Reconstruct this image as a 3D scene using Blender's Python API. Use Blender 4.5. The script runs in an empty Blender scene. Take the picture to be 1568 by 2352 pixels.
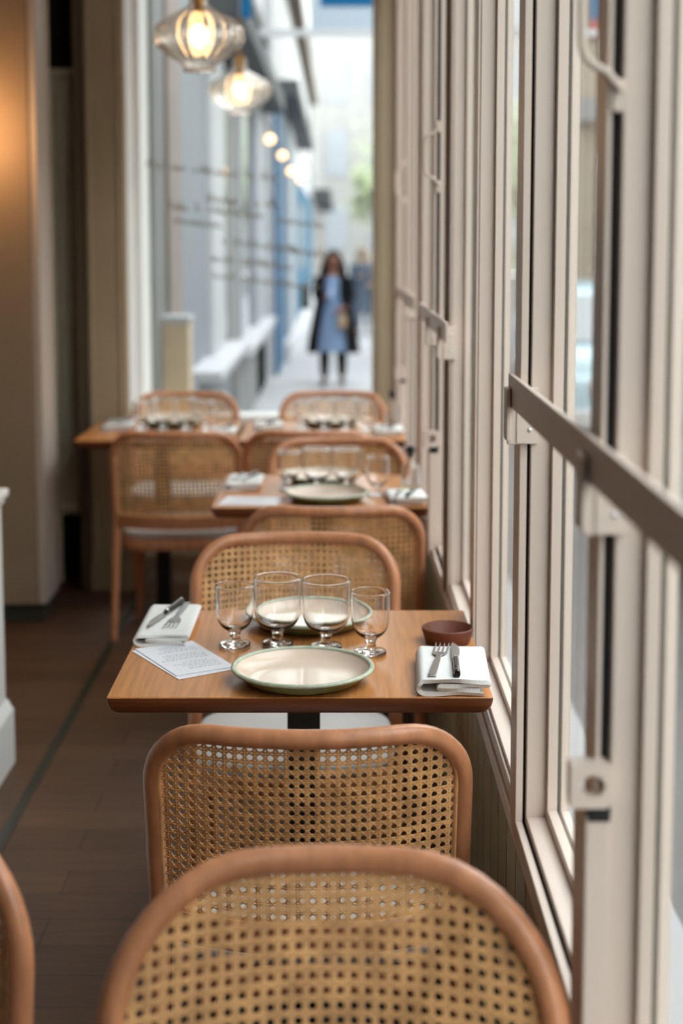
import bpy, math, random
from mathutils import Vector, Matrix, noise
R = math.radians
PI = math.pi
SC = bpy.context.scene
COL = SC.collection
random.seed(7)

# ------------------------------------------------------------------ camera, sky, exposure
cam_d = bpy.data.cameras.new('camera')
cam = bpy.data.objects.new('camera', cam_d)
COL.objects.link(cam)
SC.camera = cam
cam.location = (0, 0, 1.53)
cam.rotation_euler = (R(90 - 5.95), 0, R(-0.1495))
cam_d.sensor_fit = 'VERTICAL'
cam_d.sensor_height = 36
cam_d.sensor_width = 24
cam_d.lens = 3450 / 2352 * 36
cam_d.shift_y = -271 / 2352
cam_d.clip_start = 0.05
cam_d.clip_end = 300
cam_d.dof.use_dof = True
cam_d.dof.focus_distance = 2.48
cam_d.dof.aperture_fstop = 2.6

w = bpy.data.worlds.new('overcast_sky')
SC.world = w
w.use_nodes = True
nt = w.node_tree
bg = nt.nodes['Background']
tc = nt.nodes.new('ShaderNodeTexCoord')
sp = nt.nodes.new('ShaderNodeSeparateXYZ')
rp = nt.nodes.new('ShaderNodeValToRGB')
nt.links.new(tc.outputs['Generated'], sp.inputs[0])
nt.links.new(sp.outputs['Z'], rp.inputs[0])
rp.color_ramp.elements[0].color = (.90, .89, .87, 1)
rp.color_ramp.elements[1].color = (.89, .93, 1.0, 1)
nt.links.new(rp.outputs[0], bg.inputs[0])
bg.inputs[1].default_value = 6.4

SC.view_settings.view_transform = 'Standard'
SC.view_settings.look = 'None'
SC.view_settings.gamma = 1
SC.view_settings.use_curve_mapping = False
SC.view_settings.exposure = -0.08
SC.cycles.use_denoising = True
SC.cycles.max_bounces = 14
SC.cycles.diffuse_bounces = 5
SC.cycles.glossy_bounces = 4
SC.cycles.transmission_bounces = 10
SC.cycles.transparent_max_bounces = 24
SC.cycles.sample_clamp_indirect = 6


# ------------------------------------------------------------------ mesh helpers
class MB:
    def __init__(s):
        s.v = []; s.f = []; s.mi = []

    def add(s, vs, fs, m=0):
        o = len(s.v)
        s.v += [tuple(p) for p in vs]
        s.f += [tuple(i + o for i in f) for f in fs]
        s.mi += [m] * len(fs)
        return s

    def box(s, x0, x1, y0, y1, z0, z1, m=0):
        vs = [(x0, y0, z0), (x1, y0, z0), (x1, y1, z0), (x0, y1, z0), (x0, y0, z1), (x1, y0, z1), (x1, y1, z1), (x0, y1, z1)]
        return s.add(vs, [(0, 3, 2, 1), (4, 5, 6, 7), (0, 1, 5, 4), (1, 2, 6, 5), (2, 3, 7, 6), (3, 0, 4, 7)], m)

    def prism(s, poly, a0, a1, axis='z', m=0):
        n = len(poly)
        def P(p, a):
            if axis == 'z': return (p[0], p[1], a)
            if axis == 'y': return (p[0], a, p[1])
            return (a, p[0], p[1])
        vs = [P(p, a0) for p in poly] + [P(p, a1) for p in poly]
        fs = [tuple(range(n))[::-1], tuple(range(n, 2 * n))]
        fs += [(i, (i + 1) % n, n + (i + 1) % n, n + i) for i in range(n)]
        return s.add(vs, fs, m)

    def strip(s, prof, a0, a1, axis='y', m=0):
        """open profile of outer/inner points swept between a0 and a1; prof is a list of (outer, inner)"""
        n = len(prof)
        def P(p, a): return (p[0], a, p[1]) if axis == 'y' else (a, p[0], p[1])
        vs = []
        for a in (a0, a1):
            for o, i in prof:
                vs.append(P(o, a)); vs.append(P(i, a))
        fs = []
        k = 2 * n
        for i in range(n - 1):
            a = 2 * i
            fs += [(a, a + 2, k + a + 2, k + a), (a + 1, k + a + 1, k + a + 3, a + 3), (a, a + 1, a + 3, a + 2), (k + a, k + a + 2, k + a + 3, k + a + 1)]
        fs += [(0, k, k + 1, 1), (2 * n - 2, 2 * n - 1, k + 2 * n - 1, k + 2 * n - 2)]
        return s.add(vs, fs, m)

    def tube(s, path, r, n=10, closed=False, m=0, ry=None):
        path = [Vector(p) for p in path]
        N = len(path)
        rs = r if isinstance(r, (list, tuple)) else [r] * N
        tan = []
        for i in range(N):
            a = path[(i - 1) % N] if (closed or i > 0) else path[i]
            b = path[(i + 1) % N] if (closed or i < N - 1) else path[i]
            tan.append((b - a).normalized())
        t0 = tan[0]
        ref = Vector((0, 0, 1)) if abs(t0.z) < .9 else Vector((0, 1, 0))
        nrm = (ref - t0 * ref.dot(t0)).normalized()
        vs = []
        for i in range(N):
            t = tan[i]
            nrm = (nrm - t * nrm.dot(t)).normalized()
            b = t.cross(nrm)
            q = rs[i] if ry is None else ry
            for k in range(n):
                a = 2 * PI * k / n
                vs.append(path[i] + nrm * math.cos(a) * rs[i] + b * math.sin(a) * q)
        fs = []
        for i in range(N if closed else N - 1):
            j = (i + 1) % N
            for k in range(n):
                fs.append((i * n + k, i * n + (k + 1) % n, j * n + (k + 1) % n, j * n + k))
        if not closed:
            fs.append(tuple(range(n))[::-1]); fs.append(tuple(range((N - 1) * n, N * n)))
        return s.add(vs, fs, m)

    def lathe(s, prof, n=48, c=(0, 0, 0), m=0, rib=None, sx=1, sy=1):
        vs = []; idx = []
        for r, z in prof:
            if r < 1e-6:
                idx.append([len(vs)]); vs.append((c[0], c[1], c[2] + z))
            else:
                row = []
                for k in range(n):
                    a = 2 * PI * k / n
                    q = r * (rib(a, r, z) if rib else 1)
                    row.append(len(vs)); vs.append((c[0] + q * math.cos(a) * sx, c[1] + q * math.sin(a) * sy, c[2] + z))
                idx.append(row)
        fs = []
        for A, B in zip(idx, idx[1:]):
            for k in range(n):
                k2 = (k + 1) % n
                if len(A) == 1 and len(B) == 1: continue
                if len(A) == 1: fs.append((A[0], B[k2], B[k]))
                elif len(B) == 1: fs.append((A[k], A[k2], B[0]))
                else: fs.append((A[k], A[k2], B[k2], B[k]))
        return s.add(vs, fs, m)

    def ball(s, c, r, n=16, m=0, sc=(1, 1, 1)):
        prof = [(r * math.sin(PI * i / n), -r * math.cos(PI * i / n)) for i in range(n + 1)]
        prof[0] = (0, -r); prof[-1] = (0, r)
        o = len(s.v)
        s.lathe(prof, n * 2, (0, 0, 0), m)
        for i in range(o, len(s.v)):
            p = s.v[i]
            s.v[i] = (c[0] + p[0] * sc[0], c[1] + p[1] * sc[1], c[2] + p[2] * sc[2])
        return s

    def xf(s, M):
        s.v = [tuple(M @ Vector(p)) for p in s.v]
        return s

    def obj(s, name, mats, parent=None, bevel=0, smooth=True, angle=35, seg=2, fix=True):
        me = bpy.data.meshes.new(name)
        me.from_pydata(s.v, [], s.f)
        for mt in (mats if isinstance(mats, (list, tuple)) else [mats]): me.materials.append(mt)
        if isinstance(mats, (list, tuple)) and len(mats) > 1:
            me.polygons.foreach_set('material_index', s.mi)
        if fix:
            import bmesh
            b = bmesh.new(); b.from_mesh(me)
            bmesh.ops.recalc_face_normals(b, faces=b.faces)
            b.to_mesh(me); b.free()
        if smooth:
            me.shade_smooth()
            me.set_sharp_from_angle(angle=R(angle))
        o = bpy.data.objects.new(name, me)
        COL.objects.link(o)
        if parent: o.parent = parent
        if bevel:
            bm = o.modifiers.new('bevel', 'BEVEL'); bm.width = bevel; bm.segments = seg; bm.limit_method = 'ANGLE'; bm.angle_limit = R(40)
            bm.harden_normals = False
        return o


def tag(o, label=None, cat=None, group=None, kind=None):
    if label: o['label'] = label
    if cat: o['category'] = cat
    if group: o['group'] = group
    if kind: o['kind'] = kind
    return o


def thing(name, label, cat, loc=(0, 0, 0), rz=0, group=None):
    o = bpy.data.objects.new(name, None)
    COL.objects.link(o)
    o.empty_display_size = .05
    o.location = loc; o.rotation_euler = (0, 0, rz)
    return tag(o, label, cat, group)


def dup(root, label, loc, rz=0, group=None):
    r = root.copy(); COL.objects.link(r)
    r.location = loc; r.rotation_euler = (0, 0, rz)
    r['label'] = label
    if group: r['group'] = group
    for ch in list(root.children):
        c = ch.copy(); COL.objects.link(c); c.parent = r
        for g in list(ch.children):
            d = g.copy(); COL.objects.link(d); d.parent = c
    return r


def struct(o):
    o['kind'] = 'structure'
    return o


# ------------------------------------------------------------------ materials
def lin(c):
    return tuple(((x / 255) / 12.92 if x / 255 <= .04045 else ((x / 255 + .055) / 1.055) ** 2.4) for x in c) + (1,)


def mat(name, rgb, rough=.5, metal=0, spec=.5, noise_s=None, noise_amt=.12, stretch=(1, 1, 1), bump=0, trans=0, ior=1.45, emit=None, estr=0, coat=0):
    m = bpy.data.materials.new(name); m.use_nodes = True
    t = m.node_tree; b = t.nodes['Principled BSDF']
    c = rgb if len(rgb) == 4 else tuple(rgb) + (1,)
    b.inputs['Base Color'].default_value = c
    b.inputs['Roughness'].default_value = rough
    b.inputs['Metallic'].default_value = metal
    b.inputs['Specular IOR Level'].default_value = spec
    b.inputs['Transmission Weight'].default_value = trans
    b.inputs['IOR'].default_value = ior
    b.inputs['Coat Weight'].default_value = coat
    if emit:
        b.inputs['Emission Color'].default_value = tuple(emit) + (1,)
        b.inputs['Emission Strength'].default_value = estr
    if noise_s:
        tcn = t.nodes.new('ShaderNodeTexCoord'); mp = t.nodes.new('ShaderNodeMapping')
        mp.inputs['Scale'].default_value = stretch
        nz = t.nodes.new('ShaderNodeTexNoise'); nz.inputs['Scale'].default_value = noise_s
        nz.inputs['Detail'].default_value = 5
        t.links.new(tcn.outputs['Object'], mp.inputs[0]); t.links.new(mp.outputs[0], nz.inputs['Vector'])
        mx = t.nodes.new('ShaderNodeMix'); mx.data_type = 'RGBA'
        mx.inputs[6].default_value = tuple(x * (1 - noise_amt) for x in c[:3]) + (1,)
        mx.inputs[7].default_value = tuple(min(1, x * (1 + noise_amt)) for x in c[:3]) + (1,)
        rr = t.nodes.new('ShaderNodeMapRange'); rr.inputs[1].default_value = .3; rr.inputs[2].default_value = .7
        t.links.new(nz.outputs['Fac'], rr.inputs[0]); t.links.new(rr.outputs[0], mx.inputs[0])
        t.links.new(mx.outputs[2], b.inputs['Base Color'])
        if bump:
            bp = t.nodes.new('ShaderNodeBump'); bp.inputs['Strength'].default_value = bump; bp.inputs['Distance'].default_value = .002
            t.links.new(nz.outputs['Fac'], bp.inputs['Height']); t.links.new(bp.outputs[0], b.inputs['Normal'])
    return m


def pane_mat(name, tint=(.96, .985, .97), refl=1.0, ior=1.33):
    m = bpy.data.materials.new(name); m.use_nodes = True
    t = m.node_tree
    for n in list(t.nodes): t.nodes.remove(n)
    out = t.nodes.new('ShaderNodeOutputMaterial')
    tr = t.nodes.new('ShaderNodeBsdfTransparent'); tr.inputs[0].default_value = tint + (1,)
    gl = t.nodes.new('ShaderNodeBsdfGlossy'); gl.inputs['Roughness'].default_value = .01
    gl.inputs[0].default_value = (1, 1, 1, 1)
    fr = t.nodes.new('ShaderNodeFresnel'); ge = t.nodes.new('ShaderNodeNewGeometry'); ex = t.nodes.new('ShaderNodeMath'); ex.operation = 'MULTIPLY_ADD'; ex.inputs[1].default_value = -2; ex.inputs[2].default_value = 1
    pw = t.nodes.new('ShaderNodeMath'); pw.operation = 'POWER'; pw.inputs[0].default_value = ior
    t.links.new(ge.outputs['Backfacing'], ex.inputs[0]); t.links.new(ex.outputs[0], pw.inputs[1]); t.links.new(pw.outputs[0], fr.inputs[0])
    mu = t.nodes.new('ShaderNodeMath'); mu.operation = 'MULTIPLY'; mu.inputs[1].default_value = refl; mu.use_clamp = True
    mx = t.nodes.new('ShaderNodeMixShader')
    t.links.new(fr.outputs[0], mu.inputs[0]); t.links.new(mu.outputs[0], mx.inputs[0])
    t.links.new(tr.outputs[0], mx.inputs[1]); t.links.new(gl.outputs[0], mx.inputs[2]); t.links.new(mx.outputs[0], out.inputs[0])
    return m


def clear_mat(name, ior, clear, col=(1, 1, 1)):
    m = bpy.data.materials.new(name); m.use_nodes = True
    t = m.node_tree
    for n in list(t.nodes): t.nodes.remove(n)
    out = t.nodes.new('ShaderNodeOutputMaterial')
    g = t.nodes.new('ShaderNodeBsdfGlass'); g.inputs['IOR'].default_value = ior; g.inputs['Roughness'].default_value = 0; g.inputs[0].default_value = col + (1,)
    tr = t.nodes.new('ShaderNodeBsdfTransparent'); tr.inputs[0].default_value = col + (1,)
    mx = t.nodes.new('ShaderNodeMixShader'); mx.inputs[0].default_value = clear
    t.links.new(g.outputs[0], mx.inputs[1]); t.links.new(tr.outputs[0], mx.inputs[2]); t.links.new(mx.outputs[0], out.inputs[0])
    return m


def planks_mat(name):
    m = bpy.data.materials.new(name); m.use_nodes = True
    t = m.node_tree; b = t.nodes['Principled BSDF']
    tcn = t.nodes.new('ShaderNodeTexCoord')
    br = t.nodes.new('ShaderNodeTexBrick')
    br.inputs['Color1'].default_value = (.080, .037, .017, 1); br.inputs['Color2'].default_value = (.115, .058, .029, 1)
    br.inputs['Mortar'].default_value = (.03, .017, .01, 1)
    br.inputs['Scale'].default_value = 1; br.inputs['Mortar Size'].default_value = .0018
    br.inputs['Brick Width'].default_value = 1.3; br.inputs['Row Height'].default_value = .13
    nz = t.nodes.new('ShaderNodeTexNoise'); nz.inputs['Scale'].default_value = 14; nz.inputs['Detail'].default_value = 6
    mp = t.nodes.new('ShaderNodeMapping'); mp.inputs['Scale'].default_value = (.4, 5, 1)
    t.links.new(tcn.outputs['Object'], br.inputs['Vector']); t.links.new(tcn.outputs['Object'], mp.inputs[0]); t.links.new(mp.outputs[0], nz.inputs['Vector'])
    mx = t.nodes.new('ShaderNodeMix'); mx.data_type = 'RGBA'; mx.blend_type = 'MULTIPLY'; mx.inputs[0].default_value = .75
    rr = t.nodes.new('ShaderNodeMapRange'); rr.inputs[1].default_value = .3; rr.inputs[2].default_value = .7; rr.inputs[3].default_value = .65; rr.inputs[4].default_value = 1.2
    t.links.new(nz.outputs['Fac'], rr.inputs[0]); t.links.new(br.outputs['Color'], mx.inputs[6]); t.links.new(rr.outputs[0], mx.inputs[7])
    t.links.new(mx.outputs[2], b.inputs['Base Color'])
    b.inputs['Roughness'].default_value = .55
    b.inputs['Specular IOR Level'].default_value = .3
    return m


M = {}
M['frame'] = mat('cream_window_paint', (.69, .575, .50), .38, noise_s=3, noise_amt=.03)
M['gap_shade'] = mat('black_gap_shade', (.006, .006, .006), .7)  # near-black colour standing for the shade inside the sash gaps
M['glass_edge'] = mat('green_glass_edge', (.012, .07, .05), .2)
M['pane'] = pane_mat('window_glass', refl=.5)
M['wood'] = mat('stained_beech', (.57, .245, .118), .34, noise_s=9, noise_amt=.16, stretch=(6, 6, .6), coat=.12)
M['cane'] = mat('woven_cane', (.82, .455, .20), .42, noise_s=30, noise_amt=.28)
M['cushion'] = mat('pale_grey_seat_fabric', (.66, .66, .64), .75, noise_s=220, noise_amt=.06)
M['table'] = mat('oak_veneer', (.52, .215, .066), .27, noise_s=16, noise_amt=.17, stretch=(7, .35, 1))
M['edge'] = mat('shaded_oak_edge', (.15, .045, .014), .4, noise_s=14, noise_amt=.3, stretch=(.5, 3, 12))  # reddish solid edge, darkened further to carry the shade of the undercut
M['black'] = mat('black_steel', (.010, .010, .010), .45)
M['floor'] = planks_mat('dark_oak_planks')
M['strip'] = mat('dark_floor_strip', (.022, .026, .014), .4)
M['wallp'] = mat('warm_plaster', (.22, .16, .105), .7, noise_s=4, noise_amt=.05)
M['pillar'] = mat('taupe_pillar_paint', (.31, .225, .145), .6, noise_s=4, noise_amt=.05)
M['pale'] = mat('pale_pillar_side', (.50, .42, .36), .5)  # paler base for the right-hand side of the pillar
M['olive'] = mat('olive_beige_paint', (.40, .315, .21), .55, noise_s=4, noise_amt=.05)
M['oliveboard'] = mat('olive_board_paint', (.36, .30, .19), .6, noise_s=4, noise_amt=.07)
M['dark'] = mat('near_black_matte', (.035, .033, .022), .8)  # near-black base for the niche back and the pillar plinth
M['radiator'] = mat('grey_green_enamel', (.80, .77, .60), .5)
M['white'] = mat('white_paint', (.82, .81, .79), .45)
M['ceil'] = mat('ceiling_paint', (.62, .55, .47), .8)
M['glass'] = clear_mat('clear_glass', 1.44, 0)
M['plate_in'] = mat('cream_enamel', (.80, .645, .52), .26, coat=.15)
M['plate_rim'] = mat('sage_enamel', (.47, .53, .40), .25, noise_s=60, noise_amt=.2)
M['plate_out'] = mat('olive_enamel', (.20, .22, .085), .3, noise_s=40, noise_amt=.2)
M['linen'] = mat('white_linen', (.80, .79, .77), .85, noise_s=300, noise_amt=.06, bump=.25)
M['steel'] = mat('brushed_steel', (.60, .61, .62), .24, metal=1)
M['handle'] = mat('black_handle', (.012, .012, .013), .28)
M['paper'] = mat('menu_paper', (.80, .80, .84), .7)
M['ink'] = mat('grey_ink', (.34, .35, .39), .7)
M['terra'] = mat('terracotta', (.14, .042, .023), .6, noise_s=30, noise_amt=.12)
M['brass'] = mat('brass', (.62, .36, .09), .3, metal=1)
M['bulb'] = mat('lit_bulb', (1, .8, .5), .3, emit=(1, .62, .27), estr=8)
M['shade'] = clear_mat('pendant_glass', 1.5, .42, (1, .98, .96))
M['thin'] = pane_mat('thin_clear_glass', (.975, .98, .98), .8, 1.5)
M['oil'] = mat('olive_oil', (.85, .58, .02), .02, trans=.7, ior=1.3)
M['vinegar'] = mat('amber_vinegar', (.75, .38, .10), .02, trans=.6, ior=1.3)
M['gold'] = mat('gold_lettering', (.22, .18, .12), .5)

M['cstone'] = mat('brown_stone', (.27, .22, .165), .8, noise_s=4, noise_amt=.1)
M['red'] = mat('red_sign_paint', (.30, .02, .012), .6)
M['street'] = mat('pale_paving', (.31, .31, .32), .8, noise_s=2, noise_amt=.08)
M['road'] = mat('grey_asphalt', (0.090, 0.090, 0.093), .85, noise_s=3, noise_amt=.1)
M['fgrey'] = mat('grey_facade', (.19, .19, .19), .7, noise_s=2, noise_amt=.08)
M['fblue'] = mat('blue_grey_panel', (.20, .22, .24), .6)
M['fpink'] = mat('pinkish_stone', (.24, .20, .175), .7, noise_s=5, noise_amt=.1)
M['fwhite'] = mat('white_facade', (.42, .425, .44), .6)
M['fpale'] = mat('pale_blue_frame', (.27, .29, .32), .6)
M['royal'] = mat('royal_blue_paint', (.001, .080, .19), .45, spec=.1)
M['teal'] = mat('teal_blue_paint', (.001, .075, .145), .45, spec=.1)
M['dgrey'] = mat('dark_grey_metal', (0.050, 0.055, 0.058), .6)
M['shopglass'] = mat('shop_glass', (.20, .225, .235), .06, spec=.8)
M['stone'] = mat('beige_stone', (.52, .42, .30), .75, noise_s=6, noise_amt=.08)
M['bstone'] = mat('pale_far_stone', (.29, .285, .28), .8, noise_s=1, noise_amt=.06)
M['brownwood'] = mat('brown_timber', (0.108, 0.075, 0.045), .7)
M['leaf'] = mat('hazy_leaves', (.36, .42, .26), .6, noise_s=3, noise_amt=.3)  # leaf green paled, distance haze put into the colour
M['bark'] = mat('bark', (.20, .16, .12), .8)
M['signlt'] = mat('pale_blue_sign', (.30, .36, .42), .6)
M['warmbulb'] = mat('warm_string_bulb', (1, .7, .4), .4, emit=(1, .50, .22), estr=5)
M['sconce'] = mat('sconce_glow', (1, .7, .4), .4, emit=(1, .5, .17), estr=5)
M['car'] = mat('pale_blue_car_paint', (0.252, 0.385, 0.448), .2, coat=.8)
M['cargrey'] = mat('silver_car_paint', (0.270, 0.276, 0.288), .25, metal=.5, coat=.6)
M['tyre'] = mat('tyre_rubber', (.015, .015, .016), .8)
M['skin'] = mat('brown_skin', (0.162, 0.063, 0.036), .5)
M['coat'] = mat('black_wool', (.004, .004, .0045), .85, spec=.1)
M['hair'] = mat('black_hair', (.004, .003, .003), .5, spec=.2)
M['dress'] = mat('light_blue_cotton', (0.132, 0.198, 0.319), .8)
M['tights'] = mat('black_tights', (.006, .006, .007), .7, spec=.1)
M['phone'] = mat('pale_blue_phone', (0.228, 0.288, 0.450), .4)
M['purse'] = mat('tan_purse', (0.275, 0.190, 0.120), .6)
M['grey_wool'] = mat('blue_grey_wool', (0.084, 0.108, 0.150), .85)
M['lightskin'] = mat('light_skin', (0.372, 0.252, 0.192), .5)
M['blond'] = mat('pale_hair', (0.330, 0.282, 0.228), .6)

# ------------------------------------------------------------------ the room shell
ZC = 3.1
struct(MB().box(-3.2, .40, -2.6, 7.30, -.12, 0).obj('floor', M['floor']))
struct(MB().box(-3.2, .40, -2.6, 7.80, ZC, ZC + .15).obj('ceiling', M['ceil']))
struct(MB().box(-.868, -.842, -2.5, 6.8, .0, .003).obj('trim_1', M['strip']))
struct(MB().box(-3.2, .36, -2.75, -2.6, -.12, ZC).obj('wall_back', M['wallp']))
struct(MB().box(-3.35, -3.2, -2.75, 7.70, -.12, ZC).obj('wall_left', M['wallp']))
# parapet under the windows, with tongue-and-groove boards
b = MB(); y = -2.6
while y < 7.0:
    b.box(.288, .36, y + .004, min(y + .126, 7.08), 0, .612)
    b.box(.293, .36, y - .001, y + .005, 0, .612)
    y += .13
struct(b.obj('wall_right', M['oliveboard']))
struct(MB().box(.268, .36, -2.6, 7.6, .612, .640).obj('trim_2', M['frame'], bevel=.002))
struct(MB().box(.262, .36, -2.6, 7.7, 2.93, ZC).obj('wall_right_header', M['frame']))
struct(MB().box(.268, .36, -2.6, .60, .64, 2.93).obj('wall_right_blocker', M['wallp']))  # unseen stretch made solid instead of glazed, to cut fill light
# far end wall below and above its window
struct(MB().box(-.965, .40, 7.14, 7.25, -.3, .655).obj('wall_far', M['olive']))
struct(MB().box(-.965, .40, 7.14, 7.25, 2.95, ZC).obj('wall_far_header', M['olive']))
# niche behind the pillar: dark side wall and back
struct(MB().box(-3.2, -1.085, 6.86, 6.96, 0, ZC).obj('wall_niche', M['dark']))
struct(MB().box(-1.085, -.968, 6.48, 7.80, -.3, ZC).obj('wall_far_left', M['white']))
struct(MB().box(-.970, -.955, 7.0, 7.13, 0, ZC).box(-.970, -.950, 6.86, 6.93, 0, ZC).obj('trim_5', M['white'], bevel=.003))
b = MB()
b.box(-3.2, -1.190, 5.87, 6.16, .075, ZC)
b.box(-1.1905, -1.160, 5.875, 6.155, .075, ZC, 1)
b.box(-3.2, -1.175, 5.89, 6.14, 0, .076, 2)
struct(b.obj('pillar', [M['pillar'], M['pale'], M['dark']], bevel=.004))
# grooved post between niche and far window
b = MB()
b.box(-1.115, -1.055, 6.425, 6.47, 0, ZC, 1)
b.box(-1.066, -.899, 6.41, 6.47, 0, ZC)
for x in (-1.05, -.925):
    b.box(x - .008, x + .008, 6.404, 6.412, 0.12, ZC)
b.box(-1.07, -.897, 6.402, 6.47, 0, .12)
struct(b.obj('trim_3', [M['olive'], M['brownwood']], bevel=.003))
# corner post where the window wall meets the far wall
b = MB()
b.box(.175, .285, 7.085, 7.60, -.3, ZC)
b.box(.192, .268, 7.075, 7.086, 0, ZC)
struct(b.obj('trim_4', M['olive'], bevel=.006))


# ------------------------------------------------------------------ window wall
def window_unit(n, Ya, Yn, Yf, Yb, gap):
    """one framed light of the window wall: Yn..Yf is the opening, Ya..Yb the outer edges"""
    z0, z1, zs, zt = .640, 2.93, .675, 2.80
    root = bpy.data.objects.new('window_%d' % n, None); COL.objects.link(root); struct(root)
    b = MB()
    x0, x1 = .279, .340
    b.box(x0, x1, Yf, Yb, z0, z1); b.box(x0, x1, Ya, Yn, z0, z1)
    b.box(x0, x1, Yn, Yf, z0, zs); b.box(x0, x1, Yn, Yf, zt, z1)
    b.obj('frame', M['frame'], root, bevel=.0015)
    e = .015
    for xa, xb in ((.3085, .3232), (.3282, .3402)):
        b = MB()
        b.box(xa, xb, Yf - e, Yf + .001, zs, zt); b.box(xa, xb, Yn - .001, Yn + e, zs, zt)
        b.box(xa, xb, Yn + e, Yf - e, zs - .001, zs + e); b.box(xa, xb, Yn + e, Yf - e, zt - e, zt + .001)
        b.obj('glazing_bead', M['frame'], root, bevel=.001)
    b = MB().box(.3234, .3280, Yn + .004, Yf - .0005, zs + .0005, zt - .004)
    b.mi = [1, 1, 1, 0, 1, 0]
    b.obj('pane', [M['pane'], M['glass_edge']], root, smooth=False)
    # interior cover frame, standing off by a gap when the light opens; its shade is a black inset strip
    cx0, cx1 = (.2635, .279 - gap) if gap else (.2735, .2795)
    w = .072
    zb = zs - .009
    b = MB()
    ff, fn = Yb, Ya
    b.box(cx0, cx1, Yf + .003, ff, z0, z1); b.box(cx0, cx1, fn + .0005, fn + .009, z0, z1)
    b.box(cx0, cx1, fn + .009, Yf + .003, z0, zb); b.box(cx0, cx1, fn + .009, Yf + .003, zt + .009, z1)
    b.obj('cover_frame', M['frame'], root, bevel=.0012)
    if gap:
        b = MB()
        k = .012
        b.box(cx1, x0, Yf + k, Yf + k + .012, z0, z1); b.box(cx1, x0, Yn - k - .012, Yn - k, z0, z1)
        b.box(cx1, x0, Yn - k, Yf + k, z0, zs - k); b.box(cx1, x0, Yn - k, Yf + k, zt + k, z1)
        b.obj('gap_shade', M['gap_shade'], root)
    return root


def latch(root, Yf, low):
    b = MB()
    # block with a finger hole, standing into the room from the stile
    seg = 24
    xa, xb, za, zb, cx, cz, r = .236, .2785, .952, .998, .2595, .975, .0120
    y0, y1 = Yf - .012, Yf + .012
    ring = [(cx + r * math.cos(2 * PI * k / seg), cz + r * math.sin(2 * PI * k / seg)) for k in range(seg)]
    sq = []
    for k in range(seg):
        a = 2 * PI * k / seg; c, s_ = math.cos(a), math.sin(a)
        t = min((xb - cx if c > 0 else cx - xa) / max(abs(c), 1e-6), (zb - cz if s_ > 0 else cz - za) / max(abs(s_), 1e-6))
        sq.append((cx + c * t, cz + s_ * t))
    vs = [(p[0], y0, p[1]) for p in sq] + [(p[0], y0, p[1]) for p in ring] + [(p[0], y1, p[1]) for p in sq] + [(p[0], y1, p[1]) for p in ring]
    fs = []
    for k in range(seg):
        j = (k + 1) % seg
        fs += [(k, j, seg + j, seg + k), (2 * seg + j, 2 * seg + k, 3 * seg + k, 3 * seg + j), (k, 2 * seg + k, 2 * seg + j, j), (seg + k, seg + j, 3 * seg + j, 3 * seg + k)]
    b.add(vs, fs)
    la = b.obj('latch', M['frame'], root, smooth=False)
    MB().box(.256, .2785, Yf - .004, Yf + .010, .935, .953).obj('latch_bolt', M['black'], la)
    MB().box(.2535, .2795, Yf - .003, Yf + .075, .642, .940).obj('stile_plate', M['frame'], root, bevel=.002)


def handle(root, Yf):
    pts = []
    y = Yf - .004
    for x, z in ((.277, 1.672), (.262, 1.690), (.250, 1.696), (.241, 1.703), (.237, 1.716), (.236, 1.74), (.236, 1.77), (.237, 1.79), (.241, 1.802), (.250, 1.809), (.262, 1.813), (.277, 1.826)):
        pts.append((x, y, z))
    h = MB().tube(pts, .0042, 10).obj('handle', M['frame'], root)
    MB().box(.268, .2795, Yf - .001, Yf + .012, 1.652, 1.684).box(.268, .2795, Yf - .001, Yf + .012, 1.814, 1.845).obj('handle_mount', M['frame'], h, bevel=.0015)


spec = [  # Ya, Yn, Yf, Yb, gap, latch and handle
    (.60, .66, 1.487, 1.546, .0105, True), (1.546, 1.606, 2.152, 2.222, .0045, False),
    (2.222, 2.285, 2.972, 3.035, 0, False), (3.035, 3.10, 3.655, 3.72, 0, False),
    (3.72, 3.78, 4.135, 4.20, .0085, True), (4.20, 4.26, 4.93, 4.99, 0, False),
    (4.99, 5.05, 5.55, 5.61, .003, False), (5.61, 5.67, 6.15, 6.21, 0, True), (6.21, 6.27, 7.02, 7.08, 0, False)]
for i, (Ya, Yn, Yf, Yb, g, lh) in enumerate(spec):
    wn = window_unit(i + 1, Ya, Yn, Yf, Yb, g)
    if lh:
        handle(wn, Yf); latch(wn, Yf, True)

# safety bars across the opening lights, with their brackets
def safety_bar(Y0, Y1, brackets, label):
    t = thing('safety_bar', label, 'safety bar', (.255, Y1, 1.31), 0, 'safety bars across the windows')
    def P(mb): return mb.xf(Matrix.Translation((-.255, -Y1, -1.31)))
    P(MB().box(.2495, .2565, Y0, Y1, 1.287, 1.333)).obj('bar', M['frame'], t, bevel=.001)
    for yb in brackets:
        m_ = MB()
        m_.box(.2565, .2885, yb - .010, yb - .0005, 1.234, 1.316)          # plate on the jamb
        m_.box(.2445, .2575, yb - .008, yb + .004, 1.233, 1.287)
        m_.box(.2425, .2490, yb - .010, yb + .030, 1.238, 1.314)          # clip around the bar
        br = P(m_).obj('bracket', M['frame'], t, bevel=.0015)
        for z in (1.255, 1.295):
            s2 = MB().lathe([(0, 0), (.0035, 0), (.003, .0015), (0, .0018)], 12)
            s2.v = [(.276 + p[0], yb - .010 - p[2], z + p[1]) for p in s2.v]
            P(s2).obj('screw', M['steel'], br)
    return t


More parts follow.
